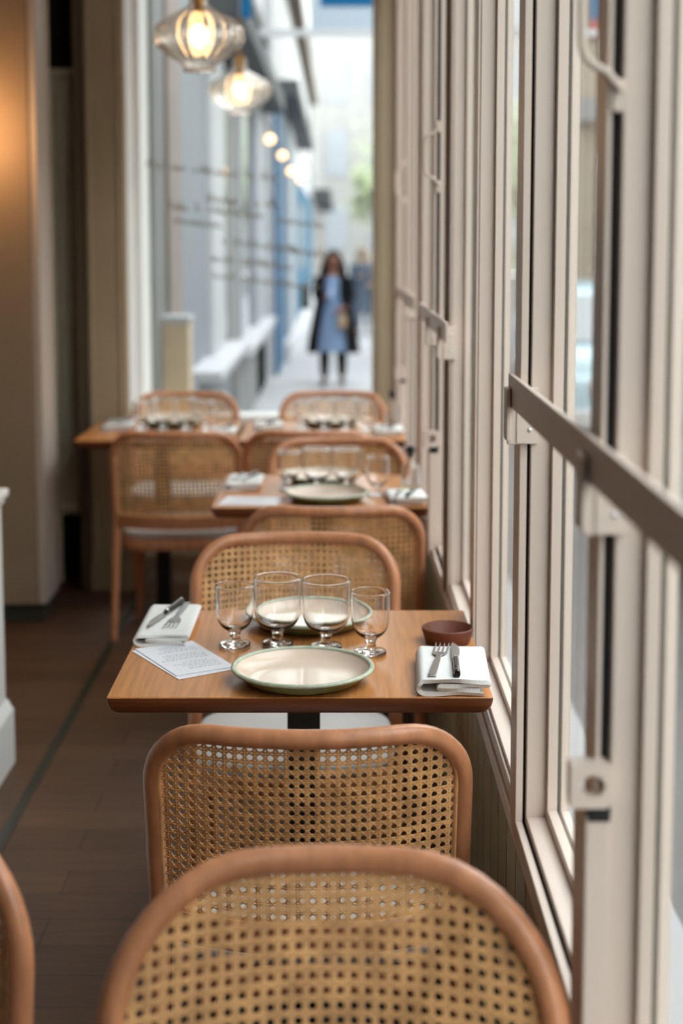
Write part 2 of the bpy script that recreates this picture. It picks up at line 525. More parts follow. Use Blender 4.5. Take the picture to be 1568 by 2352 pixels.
safety_bar(.66, 2.185, (1.487, 2.152), 'long pale flat bar on brackets across the windows beside the near table')
safety_bar(3.475, 4.585, (3.655, 4.135), 'short pale flat bar on brackets across the windows beyond the second table')
safety_bar(5.0, 6.2, (5.55, 6.15), 'small blurred pale bar across the windows beside the far tables, next to corner post')

# far end window
root = bpy.data.objects.new('window_20', None); COL.objects.link(root); struct(root)
b = MB()
b.box(-.968, -.935, 7.165, 7.22, .655, 2.95); b.box(.165, .176, 7.165, 7.22, .655, 2.95); b.box(-.935, .165, 7.165, 7.22, 2.87, 2.95)
b.obj('frame', M['white'], root, bevel=.003)
MB().box(-.968, .175, 7.09, 7.27, .640, .685).obj('sill', M['white'], root, bevel=.004)
b = MB().box(-.935, .165, 7.188, 7.194, .685, 2.87)
b.obj('pane', M['pane'], root, smooth=False)
# faded script lettering on the pane: loose strokes, slightly tilted rows
lt = MB()
rnd = random.Random(5)
rows = [(-.905, 1.86, -.30, .045), (-.80, 1.665, -.36, .05), (-.78, 1.60, -.55, .035), (-.62, 1.70, -.28, .05), (-.55, 1.50, -.20, .05), (-.60, 1.42, -.22, .045), (-.60, 1.34, -.10, .04), (-.28, 1.60, -.05, .04), (-.28, 1.46, -.06, .04)]
for x, z, xe, h in rows:
    while x < xe:
        ww = rnd.uniform(.018, .032)
        p = [(x, 7.183, z), (x + ww * .3, 7.183, z + h * rnd.uniform(.4, 1)), (x + ww * .6, 7.183, z - h * .1), (x + ww, 7.183, z + h * rnd.uniform(.1, .6))]
        lt.tube(p, .0035, 5)
        z -= ww * .13
        x += ww + (rnd.random() < .15) * .03
lt.obj('lettering', M['gold'], root)

# ------------------------------------------------------------------ left side: counter, sconce, radiator
t = thing('serving_counter', 'white panelled counter end with moulded top at left edge of photo', 'counter', (-1.3, 3.2, 0))
def PC(mb): return mb.xf(Matrix.Translation((1.3, -3.2, 0)))
PC(MB().box(-1.75, -.962, 2.3, 4.245, .18, .775)).obj('body', M['white'], t, bevel=.004)
PC(MB().box(-.963, -.957, 2.45, 4.15, .26, .70)).obj('panel', M['white'], t, bevel=.003)
PC(MB().box(-1.78, -.944, 2.27, 4.27, .790, .815).box(-1.77, -.953, 2.285, 4.255, .772, .791)).obj('top_moulding', M['white'], t, bevel=.006)
b = MB().box(-1.77, -.944, 2.28, 4.27, 0, .165)
b.prism([(-1.77, .165), (-.944, .165), (-.961, .195), (-1.77, .195)], 2.28, 4.262, 'y')
PC(b).obj('plinth', M['white'], t, bevel=.003)

t = thing('wall_sconce', 'small brass wall sconce glowing warm on the taupe pillar', 'wall lamp', (-1.42, 5.868, 1.86))
MB().lathe([(0, 0), (.05, 0), (.05, .012), (.02, .02), (0, .02)], 24).xf(Matrix.Rotation(PI / 2, 4, 'X')).obj('back_plate', M['brass'], t)
MB().tube([(0, -.015, 0), (0, -.09, 0), (0, -.1, .02)], .008, 10).obj('arm', M['brass'], t)
MB().ball((0, -.1, .07), .05, 12).obj('globe', M['sconce'], t)
ld = bpy.data.lights.new('sconce_light', 'POINT'); ld.energy = 13; ld.color = (1, .56, .26); ld.shadow_soft_size = .05
lo = bpy.data.objects.new('sconce_light', ld); COL.objects.link(lo); lo.parent = t; lo.location = (0, -.16, .07)

t = thing('column_radiator', 'tall grey-green ribbed radiator in the dark niche beside the pillar', 'radiator', (-1.176, 6.6, 0))
for k in range(5):
    MB().tube([(-.062 + .031 * k, 0, .32), (-.062 + .031 * k, 0, 2.24)], .0105, 12).obj('column_tube', M['radiator'], t)
for z in (.33, 2.235):
    MB().tube([(-.082, .0, z), (.082, 0, z)], .022, 12).obj('header_pipe', M['radiator'], t)
for x in (-.06, .06):
    MB().tube([(x, 0, .33), (x, 0, 0)], .012, 10).obj('supply_pipe', M['radiator'], t)
MB().box(-.082, .082, .016, .03, .30, 2.26).obj('back_plate', M['radiator'], t)
for z in (.6, 1.9): MB().box(-.05, .05, .030, .259, z, z + .03).obj('wall_bracket', M['radiator'], t)


# ------------------------------------------------------------------ cane chairs
def rr_path(hw, zb, zt, rc, n=10):
    """open path up one side, round the top corners and down: (x, z)"""
    p = [(-hw, zb + (zt - rc - zb) * i / 8) for i in range(9)]
    p += [(-hw + rc - rc * math.cos(PI / 2 * i / n), zt - rc + rc * math.sin(PI / 2 * i / n)) for i in range(1, n + 1)]
    p += [(-hw + rc + (2 * hw - 2 * rc) * i / 10, zt) for i in range(1, 10)]
    p += [(hw - rc + rc * math.sin(PI / 2 * i / n), zt - rc + rc * math.cos(PI / 2 * i / n)) for i in range(0, n + 1)]
    p += [(hw, zt - rc - (zt - rc - zb) * i / 8) for i in range(1, 9)]
    return p


def make_chair(H, label, group, rc=.092):
    t = thing('cane_chair', label, 'chair', (0, 0, 0), 0, group)
    hw, y0, TL, S = .2350, .20, math.tan(R(14)), .068
    def B(x, z): return Vector((x, y0 + (z - .45) * TL - S * (x / .24) ** 2, z))
    def NB(x, z):
        dx = Vector((1, -2 * S * x / .24 ** 2, 0)); dz = Vector((0, TL, 1))
        return dx.cross(dz).normalized()
    path = [B(x, z) for x, z in rr_path(hw, .43, H - .0150, rc)]
    MB().tube(path, .0150, 14).obj('back_frame', M['wood'], t)
    # legs
    for s in (-1, 1):
        top = B(s * hw, .432)
        MB().tube([top, top + Vector((s * .002, .008, -.1)), top + Vector((s * .010, .045, -.432))], [.0160, .0165, .0125], 12).obj('leg', M['wood'], t)
    for s in (-1, 1):
        MB().tube([(s * .185, -.175, .385), (s * .188, -.182, .25), (s * .195, -.198, 0)], [.019, .017, .012], 12).obj('leg', M['wood'], t)
    # lower back rail: curved board
    zl, zh = .436, .490
    prof = []
    b = MB()
    for i in range(17):
        x = -hw + .006 + (2 * hw - .012) * i / 16
        for z, o in ((zl, -.010), (zl, .010), (zh, .010), (zh, -.010)):
            q = B(x, z) + NB(x, z) * o; prof.append(q)
    fs = []
    for i in range(16):
        for k in range(4):
            fs.append((4 * i + k, 4 * i + (k + 1) % 4, 4 * i + 4 + (k + 1) % 4, 4 * i + 4 + k))
    fs += [(0, 3, 2, 1), (64, 65, 66, 67)]
    b.add(prof, fs)
    b.obj('back_rail', M['wood'], t, bevel=.004)
    # seat
    def outline(a, b_, yb, n=40):
        pts = []
        for i in range(n):
            th = 2 * PI * i / n
            c, s_ = math.cos(th), math.sin(th)
            e = 3.6 if s_ < 0 else 5
            x = a * abs(c) ** (2 / e) * (1 if c >= 0 else -1); y = b_ * abs(s_) ** (2 / e) * (1 if s_ >= 0 else -1)
            pts.append((x, y + yb))
        return pts
    def slab(rings, name, m):
        b = MB(); n = 40
        vs = []
        for sc, z in rings:
            vs += [(x * sc, (y + .03) * sc - .03, z) for x, y in outline(.223, .200, -.040)]
        fs = [tuple(range(n))[::-1], tuple(range((len(rings) - 1) * n, len(rings) * n))]
        for r_ in range(len(rings) - 1):
            for k in range(n):
                fs.append((r_ * n + k, r_ * n + (k + 1) % n, (r_ + 1) * n + (k + 1) % n, (r_ + 1) * n + k))
        b.add(vs, fs)
        return b.obj(name, m, t, angle=50)
    slab([(.97, .345), (.985, .349), (.985, .388), (.97, .392)], 'seat_frame', M['wood'])
    slab([(.95, .3925), (.985, .397), (.995, .407), (.985, .417), (.94, .423), (.6, .427)], 'seat_cushion', M['cushion'])
    # woven cane: paired uprights, paired crosses, and both diagonals, clipped to the frame opening
    p = .0152
    cw, cb, ct, cr = hw - .010, zh - .006, H - .0150 - .008, rc - .012
    def inside(x, z):
        if abs(x) > cw or z < cb or z > ct: return False
        ax = abs(x) - (cw - cr); az = z - (ct - cr)
        if ax > 0 and az > 0: return ax * ax + az * az < cr * cr
        return True
    cm = MB()
    zc0 = cb + .5 * p
    def ribbon(f, t0, t1, wdt, off):
        n = int((t1 - t0) / (p / 2)) + 1
        run = []
        def flush():
            if len(run) < 2: return
            vs = []
            L = len(run)
            for i, (x, z, tt) in enumerate(run):
                x2, z2, _ = run[min(i + 1, L - 1)]; x1, z1, _ = run[max(i - 1, 0)]
                d = math.hypot(x2 - x1, z2 - z1) or 1
                px, pz = -(z2 - z1) / d, (x2 - x1) / d
                nn = NB(x, z); o = off(tt)
                for sgn, th in ((-1, -.00045), (1, -.00045), (1, .00045), (-1, .00045)):
                    vs.append(B(x + px * sgn * wdt / 2, z + pz * sgn * wdt / 2) + nn * (o + th))
            fs = []
            for i in range(L - 1):
                for k in range(4): fs.append((4 * i + k, 4 * i + (k + 1) % 4, 4 * i + 4 + (k + 1) % 4, 4 * i + 4 + k))
            cm.add(vs, fs)
        for i in range(n + 1):
            tt = t0 + i * p / 2
            x, z = f(tt)
            if inside(x, z): run.append((x, z, tt))
            else:
                flush(); run.clear()
        flush()
    K = int(cw / p) + 1
    J = int((ct - cb) / p) + 2
    dl, wv = .0019, .0026
    rj = random.Random(3)
    for k in range(-K, K + 1):
        for s in (-1, 1):
            j_ = rj.uniform(-.00025, .00025)
            ribbon(lambda tt, k=k, s=s, j_=j_: (k * p + s * dl + j_, zc0 + tt), -p, (J) * p, wv, lambda tt: .0006 * math.cos(2 * PI * tt / p))
    for j in range(-1, J + 1):
        for s in (-1, 1):
            j_ = rj.uniform(-.00025, .00025)
            ribbon(lambda tt, j=j, s=s, j_=j_: (tt, zc0 + j * p + s * dl + j_), -K * p, K * p, wv, lambda tt: -.0006 * math.cos(2 * PI * tt / p))
    for sg in (1, -1):
        for q in range(-K - J - 2, K + J + 3):
            # lines x - sg*z' = (q + .5) p
            ribbon(lambda tt, q=q, sg=sg: (tt, zc0 + sg * (tt - (q + .5) * p)), -K * p, K * p, .0022,
                   (lambda tt, sg=sg: sg * .0013 * math.cos(2 * PI * tt / p)))
    cn = cm.obj('cane_panel', M['cane'], t, fix=False, smooth=False)
    border = []
    for x, z in rr_path(cw - .002, cb + .004, ct - .002, cr - .002):
        border.append(B(x, z) - NB(x, z) * .004)
    x_ = cw - .002
    border += [B(x_ - 2 * x_ * i / 12, cb + .004) - NB(x_ - 2 * x_ * i / 12, cb + .004) * .004 for i in range(1, 12)]
    MB().tube(border, .0032, 8, closed=True).obj('cane_spline', M['cane'], t)
    return t


GC = 'bentwood cane chairs around the tables'
hi = make_chair(.862, 'largest cane chair at bottom centre of photo, rounded back facing the camera', GC, rc=.150)
hi.location = (-.005, 1.30, 0)
hi.rotation_euler = (0, 0, 0)
dup(hi, 'cane chair at bottom left corner of photo, mostly cut off', (-.592, 1.44, 0), R(1.5), GC)
ch = make_chair(.82, 'cane chair seen from behind, tucked under the near table, its top rail dipping', GC)
ch.location = (-.045, 2.405, 0); ch.rotation_euler = (0, 0, PI)
for x, yy, rz, lb in [
    (-.097, 3.305, R(1), 'cane chair on the far side of the near table, behind its wine glasses'),
    (-.012, 4.217, PI, 'cane chair with its back to the near table, drawn up to the second table'),
    (0, 5.045, 0, 'cane chair behind the glasses of the second table, facing the camera'),
    (-.108, 5.795, PI, 'mostly hidden cane chair at the right far table, its dark top rail showing'),
    (-.606, 5.77, PI, 'cane chair with whole back and legs visible at the left far table, in the aisle'),
    (-.022, 6.697, 0, 'cane chair at the far window below the woman, beyond the right far table'),
    (-.70, 6.665, 0, 'cane chair at the far window beside the grooved post, beyond the left far table')]:
    dup(ch, lb, (x, yy, 0), rz, GC)


# ------------------------------------------------------------------ tables
def make_table(label):
    t = thing('bistro_table', label, 'table', (0, 0, 0), 0, 'square oak bistro tables')
    W, D = .332, .303
    def ring(ins, z, rc):
        pts = []
        for cx, cy, a0 in ((W - rc, D - rc, 0), (-W + rc, D - rc, PI / 2), (-W + rc, -D + rc, PI), (W - rc, -D + rc, 1.5 * PI)):
            for i in range(6):
                a = a0 + PI / 2 * i / 5
                pts.append((cx + (rc - ins) * math.cos(a) if rc > ins else cx, cy + (rc - ins) * math.sin(a) if rc > ins else cy, z))
        return pts
    rings = [ring(.0015, .745, .006), ring(0, .7435, .006), ring(0, .737, .006)]
    vs = []
    for ins, z in ((.0, .737), (.0015, .730), (.005, .7225), (.011, .716), (.019, .712), (.028, .7105)):
        pts = []
        for sx, sy, a0 in ((1, 1, 0), (-1, 1, PI / 2), (-1, -1, PI), (1, -1, 1.5 * PI)):
            for i in range(6):
                a = a0 + PI / 2 * i / 5
                rc = .006
                pts.append((sx * (W - rc - ins) + rc * math.cos(a), sy * (D - rc - ins) + rc * math.sin(a), z))
        rings.append(pts)
    n = 24
    for r_ in rings: vs += r_
    b = MB()
    L = len(rings)
    fs = [tuple(range(n))]
    mi = [0]
    for k_ in range(L - 1):
        for k in range(n):
            fs.append((k_ * n + k, k_ * n + (k + 1) % n, (k_ + 1) * n + (k + 1) % n, (k_ + 1) * n + k)); mi.append(0 if k_ == 0 else 1)
    fs.append(tuple(range((L - 1) * n, L * n))); mi.append(1)
    b.add(vs, fs); b.mi = mi
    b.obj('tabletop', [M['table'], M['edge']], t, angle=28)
    MB().box(-.031, .031, -.031, .031, .016, .704).obj('pedestal', M['black'], t, bevel=.004)
    MB().box(-.14, .14, -.14, .14, .704, .7104).obj('mounting_plate', M['black'], t)
    MB().lathe([(0, 0), (.13, 0), (.13, .010), (.06, .018), (0, .018)], 40).obj('base_plate', M['black'], t)
    return t


t1 = make_table('near oak table in the centre of the photo, set with plates, glasses and a menu')
t1.location = (-.065, 2.812, 0)
t2 = dup(t1, 'oak table second in line along the windows, behind the near table', (-.052, 4.635, 0)); t2.scale = (.955, 1, 1)
t3 = dup(t1, 'oak table farthest along the windows, right of the two far tables', (-.060, 6.09, 0)); t3.scale = (.985, 1, 1)
t4 = dup(t1, 'oak table at left of the far pair, its bare corner jutting into the aisle', (-.715, 6.09, 0)); t4.scale = (.93, 1, 1)
ZT = .745


# ------------------------------------------------------------------ glassware
def goblet(label, R_, H, group, loc):
    t = thing('wine_glass', label, 'glass', loc, 0, group)
    k = R_
    th = .0019
    zb = .033
    foot = [(0, .0020), (.018, .0014), (.0260, .0003), (.0285, 0), (.0303, .0018), (.0306, .0045), (.0296, .0078), (.0265, .0092), (.0165, .0102), (.0118, .0122), (.0102, .0170), (.0101, .0235), (.0118, .0290), (.0150, .0330), (.0080, .0352), (0, .0356)]
    MB().lathe(foot, 48).obj('stem_and_foot', M['glass'], t, angle=60)
    outer = [(0, zb - .002)]
    for i in range(1, 17):
        a = PI / 2 * i / 16
        outer.append((k * .985 * math.sin(a) ** .80, zb + .042 * (1 - math.cos(a)) - .002))
    for i in range(1, 9):
        f = i / 8
        outer.append((k * (.985 + .015 * f), zb + .040 + (H - zb - .040) * f))
    inner = [(max(0, r - th * (1 if r > .01 else r / .01)), z + .0052 * max(0, 1 - (r / k) ** 2) + .0006) for r, z in outer]
    inner[-1] = (outer[-1][0] - th, H)
    prof = outer + [(outer[-1][0] + .0002, H + .0007), (outer[-1][0] - th * .5, H + .0016), (outer[-1][0] - th - .0002, H + .0007)] + inner[::-1]
    MB().lathe(prof, 64).obj('bowl', M['glass'], t, angle=60)
    return t


GB = 'large wine glasses on the tables'; GS = 'small wine glasses on the tables'
gs = goblet('small wine glass at the left end of the near table row, by the menu', .0370, .121, GS, (-.198, 2.832, ZT))
gb = goblet('large wine glass second from left on the near table, beside the leftmost small glass', .0460, .134, GB, (-.116, 2.838, ZT))
dup(gb, 'large wine glass third from left on the near table, in front of the back plate', (-.022, 2.817, ZT), .7, GB)
dup(gs, 'small wine glass at the right end of the near table row, towards the terracotta dish', (.062, 2.777, ZT), .4, GS)
for nm, y_, gl in (('second table', 4.62, [(-.152, .02, 0), (-.064, 0, 1), (.030, 0, 1), (.122, -.09, 0)]),
                   ('right far table', 6.08, [(-.142, .01, 0), (-.055, .01, 1), (.039, .01, 1), (.124, -.01, 0)]),
                   ('left far table', 6.08, [(-.797, .01, 0), (-.712, .01, 1), (-.618, .01, 1), (-.532, -.01, 0)])):
    for i, (x, dy, big) in enumerate(gl):
        pos = ('leftmost', 'second from left', 'third from left', 'rightmost')[i]
        dup(gb if big else gs, '%s wine glass, %s of the four on the %s' % ('large' if big else 'small', pos, nm), (x, y_ + dy, ZT), i, GB if big else GS)


# ------------------------------------------------------------------ plates
def plate(label, loc):
    t = thing('enamel_plate', label, 'plate', loc, 0, 'cream plates with green rims')
    MB().lathe([(0, .0052), (.074, .0052), (.090, .0062), (.101, .0095), (.110, .016), (.1165, .0225), (.1200, .0260)], 96).obj('plate_face', M['plate_in'], t, angle=60)
    prof = []
    for i in range(15):
        a = PI * 1.02 - 1.5 * PI * i / 14
        prof.append((.1230 + .0050 * math.cos(a), .0252 + .0036 * math.sin(a)))
    MB().lathe(prof, 96).obj('plate_rim', M['plate_rim'], t, angle=70)
    MB().lathe([(0, .0022), (.080, .0022), (.083, 0), (.089, 0), (.098, .0028), (.108, .0085), (.117, .017), (.1228, .0222), (.1250, .0242)], 96).obj('plate_underside', M['plate_out'], t, angle=60)
    return t


pl = plate('cream plate with green rim nearest the camera, in front of the wine glasses', (-.062, 2.611, ZT))
for lb, l in [('cream plate with green rim behind the wine glasses of the near table', (-.055, 3.000, ZT)),
              ('cream plate with green rim at the front of the second table', (-.033, 4.462, ZT)),
              ('cream plate with green rim behind the glasses of the second table', (-.050, 4.79, ZT)),
              ('cream plate behind the glasses of the right far table', (-.03, 6.265, ZT)),
              ('cream plate behind the glasses of the left far table', (-.69, 6.265, ZT))]:
    dup(pl, lb, l, 0, 'cream plates with green rims')


# ------------------------------------------------------------------ napkins and cutlery
def fold_profile(W, layers, pitch, th, wob=.0, inner=0):
    """cross-section of a cloth folded in from both ends, the outer layer wrapping round the left side"""
    h = W / 2
    def run(x0, x1, z, n=14): return [(x0 + (x1 - x0) * i / n, z + wob * math.sin((x0 + (x1 - x0) * i / n) * 55 + z * 300)) for i in range(n + 1)]
    def arc(x, z0, z1, s, bulge, n=9):
        c, r_ = (z0 + z1) / 2, (z1 - z0) / 2
        return [(x + s * bulge * math.cos(-PI / 2 + PI * i / n), c + r_ * math.sin(-PI / 2 + PI * i / n)) for i in range(1, n)]
    p = pitch
    pts = run(h - .004, -h + .008, .5 * p) + arc(-h + .008, .5 * p, 3.5 * p, -1, .010)
    pts += run(-h + .008, h - .003, 3.5 * p) + arc(h - .003, 3.5 * p, 2.45 * p, 1, .0065)
    pts += run(h - .003, -h * .55 + inner, 2.45 * p) + arc(-h * .55 + inner, 2.45 * p, 1.5 * p, -1, .0045)
    pts += run(-h * .55 + inner, h - .010, 1.5 * p)
    prof = []
    for i, p in enumerate(pts):
        a = Vector(pts[max(i - 1, 0)]); b_ = Vector(pts[min(i + 1, len(pts) - 1)])
        d = (b_ - a).normalized(); n = Vector((-d.y, d.x)) * th / 2
        q = Vector(p)
        prof.append(((q + n)[:], (q - n)[:]))
    return prof


def napkin(label, W, D, loc, rz, wob=.0006, inner=.0, pitch=.0056):
    b = MB().strip(fold_profile(W, 4, pitch, pitch * .93, wob, inner), -D / 2, D / 2, 'y')
    # gentle sag so that cloth edges are not ruler straight
    b.v = [(x + .0015 * math.sin(y * 31 + z * 200), y + .0022 * math.sin(x * 47 + z * 400), z + .0006 * math.sin(y * 40 + x * 30) * (z / .02)) for x, y, z in b.v]
    zmin = min(p[2] for p in b.v)
    b.v = [(x, y, z - zmin) for x, y, z in b.v]
    o = b.obj('folded_napkin', M['linen'], None, angle=50)
    o.location = loc; o.rotation_euler = (0, 0, rz)
    tag(o, label, 'napkin', 'folded white napkins on the tables')
    return o


def fork(label, loc, rz, tilt=0):
    t = thing('table_fork', label, 'fork', loc, rz, 'forks on the napkins')
    b = MB()
    def slab(rows, th=.0018):
        vs = []
        for x0, x1, y, z in rows:
            vs += [(x0, y, z), (x1, y, z), (x1, y, z + th), (x0, y, z + th)]
        fs = [(0, 1, 2, 3)]
        for i in range(len(rows) - 1):
            for k in range(4): fs.append((4 * i + k, 4 * i + (k + 1) % 4, 4 * i + 4 + (k + 1) % 4, 4 * i + 4 + k))
        e = 4 * (len(rows) - 1)
        fs.append((e, e + 1, e + 2, e + 3))
        return vs, fs
    h = MB(); h.add(*slab([(-.0065, .0065, -.10, .001), (-.0062, .0062, -.06, .001), (-.005, .005, -.01, .0015), (-.0042, .0042, .0, .002)], .003))
    h.obj('fork_handle', M['steel'], t, bevel=.0008)
    b.add(*slab([(-.0032, .0032, -.001, .0025), (-.0045, .0045, .012, .003), (-.010, .010, .022, .002), (-.0122, .0122, .030, .0012), (-.0125, .0125, .036, .0008)]))
    for x in (-.0108, -.0036, .0036, .0108):
        b.add(*slab([(x - .0017, x + .0017, .0355, .0008), (x - .0015, x + .0015, .055, .0008), (x - .0011, x + .0011, .074, .0028), (x - .0005, x + .0005, .080, .0044)]))
    b.obj('fork_head', M['steel'], t, bevel=.0004)
    return t


def knife(label, loc, rz):
    t = thing('table_knife', label, 'knife', loc, rz, 'knives on the napkins')
    MB().tube([(0, -.098, .0065), (0, -.095, .0065), (0, -.05, .0065), (0, -.004, .0065)], [.0060, .0078, .0072, .0060], 14, ry=.0055).obj('knife_handle', M['handle'], t)
    MB().tube([(0, -.088, .0065), (0, -.0855, .0065)], .0081, 14, ry=.0060).tube([(0, -.004, .0065), (0, .004, .0065)], .0062, 14, ry=.0056).obj('handle_ferrule', M['steel'], t)
    pts = [(-.007, 0), (.0045, 0), (.0045, .01), (.0075, .03), (.0085, .06), (.0065, .085), (.0, .103), (-.004, .11), (-.0065, .09), (-.007, .05)]
    MB().prism(pts, .005, .0064).obj('blade', M['steel'], t)
    return t


napkin('folded white napkin at right of the near table with fork and knife on it', .114, .215, (.203, 2.622, ZT), R(-2.5), .0009, .012, .0072)
napkin('folded white napkin at left of the near table with knife and fork on it', .098, .245, (-.340, 2.955, ZT), R(0), inner=.004)
ZN = ZT + .0240
fk = fork('steel fork with tines pointing away, on the right napkin of the near table', (.181, 2.640, ZT + .0302), R(-9))
fk.scale = (1.1, 1.12, 1)
kn = knife('black handled knife beside the fork on the right napkin of the near table', (.211, 2.620, ZT + .0302), R(-3))
dup(kn, 'black handled knife lying aslant on the left napkin of the near table', (-.347, 2.985, ZN), R(167), 'knives on the napkins')
dup(fk, 'fork with tines towards the camera on the left napkin of the near table', (-.322, 2.965, ZN), R(176), 'forks on the napkins')

far_nap = [(-.297, 4.72, 0, 'left of the second table'), (.205, 4.445, R(4), 'right of the second table, below the oil bottle'),
           (.205, 6.02, 0, 'right of the right far table'), (-.285, 6.16, R(5), 'left of the right far table'),
           (-.465, 5.97, R(-6), 'right of the left far table'), (-.905, 6.17, 0, 'left of the left far table')]
for i, (x, y_, rz, wh) in enumerate(far_nap):
    dd = .16 if i in (1, 4) else .2
    napkin('blurred folded white napkin at %s' % wh, .105, dd, (x, y_, ZT), rz)
    rr_ = R(180) if x < -.2 and i != 3 else 0
    dup(kn, 'blurred knife on the napkin at %s' % wh, (x + .018, y_ + (.012 if rr_ else -.0), ZN), rr_ + R(-14), 'knives on the napkins').scale = (1, .78, 1)
    dup(fk, 'blurred fork on the napkin at %s' % wh, (x - .020, y_ + (.012 if rr_ else -.0), ZN), rr_ + R(-10), 'forks on the napkins').scale = (1, .78, 1)

# menus
def sheet(label, corners, z, seed, curl=0):
    b = MB()
    N = 8
    c = [Vector(p) for p in corners]
    vs = []
    for top in (0, 1):
        for i in range(N + 1):
            for j in range(N + 1):
                u, v = i / N, j / N
                q = (c[0] * (1 - u) + c[1] * u) * (1 - v) + (c[3] * (1 - u) + c[2] * u) * v
                vs.append((q.x, q.y, z + curl * (u - .5) ** 2 * 4 * v + top * .0004))
    n = N + 1; o = n * n
    fs = []
    for i in range(N):
        for j in range(N):
            a = i * n + j
            fs += [(a, a + 1, a + n + 1, a + n), (o + a, o + a + n, o + a + n + 1, o + a + 1)]
    for k in range(N):
        fs += [(k, o + k, o + k + 1, k + 1), (N * n + k, N * n + k + 1, o + N * n + k + 1, o + N * n + k)]
        fs += [(k * n, (k + 1) * n, o + (k + 1) * n, o + k * n), (k * n + N, o + k * n + N, o + (k + 1) * n + N, (k + 1) * n + N)]
    b.add(vs, fs)
    t = b.obj('menu_sheet', M['paper'], None, smooth=False)
    tag(t, label, 'menu', 'printed menus on the tables')
    # unreadable small print, as short dashes
    pr = MB(); rnd = random.Random(seed)
    for l in range(15):
        v = .12 + .052 * l
        u = .12 + (.1 if l in (0, 5, 10) else 0)
        ue = rnd.uniform(.6, .9)
        if l in (4, 9): continue
        while u < ue:
            wd = rnd.uniform(.02, .07)
            qs = []
            for uu, vv in ((u, v), (u + wd, v), (u + wd, v + .014), (u, v + .014)):
                q = (c[0] * (1 - uu) + c[1] * uu) * (1 - vv) + (c[3] * (1 - uu) + c[2] * uu) * vv
                qs.append((q.x, q.y, z + curl * (uu - .5) ** 2 * 4 * vv + .00055))
            pr.add(qs, [(0, 1, 2, 3)])
            u += wd + .02
    pr.obj('print', M['ink'], t, smooth=False, fix=False)
    return t


sheet('lower printed menu sheet lying on the near table beside the left napkin', [(-.300, 2.864), (-.393, 2.800), (-.283, 2.612), (-.190, 2.676)], ZT + .0006, 2)
sheet('upper printed menu sheet overlapping another, its corner by the near plate', [(-.284, 2.868), (-.385, 2.808), (-.243, 2.624), (-.180, 2.668)][0:1] + [(-.388, 2.810), (-.290, 2.632), (-.188, 2.690)], ZT + .0018, 4)
sheet('blurred printed menu sheet at the left front of the second table', [(-.335, 4.52), (-.16, 4.50), (-.18, 4.365), (-.355, 4.375)], ZT + .0006, 3)

# terracotta dish
t = thing('terracotta_dish', 'shallow terracotta dish at the right back of the near table', 'dish', (.214, 2.862, ZT))
MB().lathe([(0, 0), (.040, 0), (.043, .002), (.050, .026), (.0505, .030), (.0485, .0315), (.046, .030), (.041, .010), (.036, .007), (0, .007)], 64).obj('dish_body', M['terra'], t, angle=50)

# bottles
def bottle(label, loc, liquid, lvl, H):
    t = thing('oil_bottle', label, 'bottle', loc, 0, 'stoppered bottles by the window')
    o = [(0, 0), (.027, 0), (.030, .003), (.030, .068), (.026, .082), (.014, .094), (.011, .100), (.011, H - .012)]
    i = [(.0095, H - .012), (.0095, .101), (.012, .094), (.0235, .081), (.0275, .067), (.0275, .006), (0, .005)]
    MB().lathe(o + i, 36).obj('bottle_body', M['glass'], t, angle=45)
    MB().lathe([(0, .0055), (.0272, .0065), (.0272, lvl), (0, lvl)], 36).obj('liquid', liquid, t)
    MB().lathe([(0, H - .026), (.0085, H - .026), (.0085, H - .012), (.0135, H - .012), (.0135, H + .006), (.010, H + .009), (0, H + .009)], 24).obj('stopper', M['black'], t)
    return t


bottle('clear bottle with black stopper and yellow oil by the window on the second table', (.226, 4.60, ZT), M['oil'], .022, .135)
bottle('clear bottle with black stopper and amber liquid by the window on the far table', (.226, 6.20, ZT), M['vinegar'], .026, .142)


# ------------------------------------------------------------------ pendants
def pendant(label, loc):
    t = thing('pendant_lamp', label, 'pendant lamp', loc, 0, 'ribbed glass pendants')
    prof = [(.030, .150), (.030, .112), (.040, .096), (.075, .075), (.112, .054), (.132, .036), (.138, .014), (.137, -.010), (.128, -.025), (.096, -.052), (.064, -.072), (.050, -.086), (.050, -.102)]
    rib = lambda a, r, z: 1 + .045 * math.cos(20 * a) * min(1, r / .1)
    o = MB().lathe(prof, 108, rib=rib).obj('glass_shade', M['shade'], t, angle=80, fix=True)
    so = o.modifiers.new('wall', 'SOLIDIFY'); so.thickness = .003
    MB().tube([(0, 0, .045), (0, 0, .125)], .014, 14).tube([(0, 0, .125), (0, 0, .16)], .021, 14).obj('lamp_holder', M['brass'], t)
    MB().tube([(0, 0, .16), (0, 0, ZC - loc[2])], .004, 8).obj('stem', M['brass'], t)
    MB().ball((0, 0, .008), .030, 12, sc=(1, 1, 1.25)).obj('bulb', M['bulb'], t)
    MB().lathe([(0, 0), (.05, 0), (.05, .02), (0, .025)], 24, (0, 0, ZC - loc[2] - .025)).obj('ceiling_rose', M['brass'], t)
    return t


pa = pendant('larger looking ribbed glass pendant lamp with lit bulb hanging at upper left', (-.434, 4.80, 2.150))
r = dup(pa, 'smaller looking ribbed glass pendant lamp, lower right of the other, near the far window', (-.444, 6.95, 2.187))
for c in r.children:
    if c.name.startswith('stem'):
        c.scale = (1, 1, (ZC - 2.187 - .16) / (ZC - 2.150 - .16)); c.location.z = .16 - .16 * c.scale[2]
    if c.name.startswith('ceiling_rose'): c.location.z = -.037

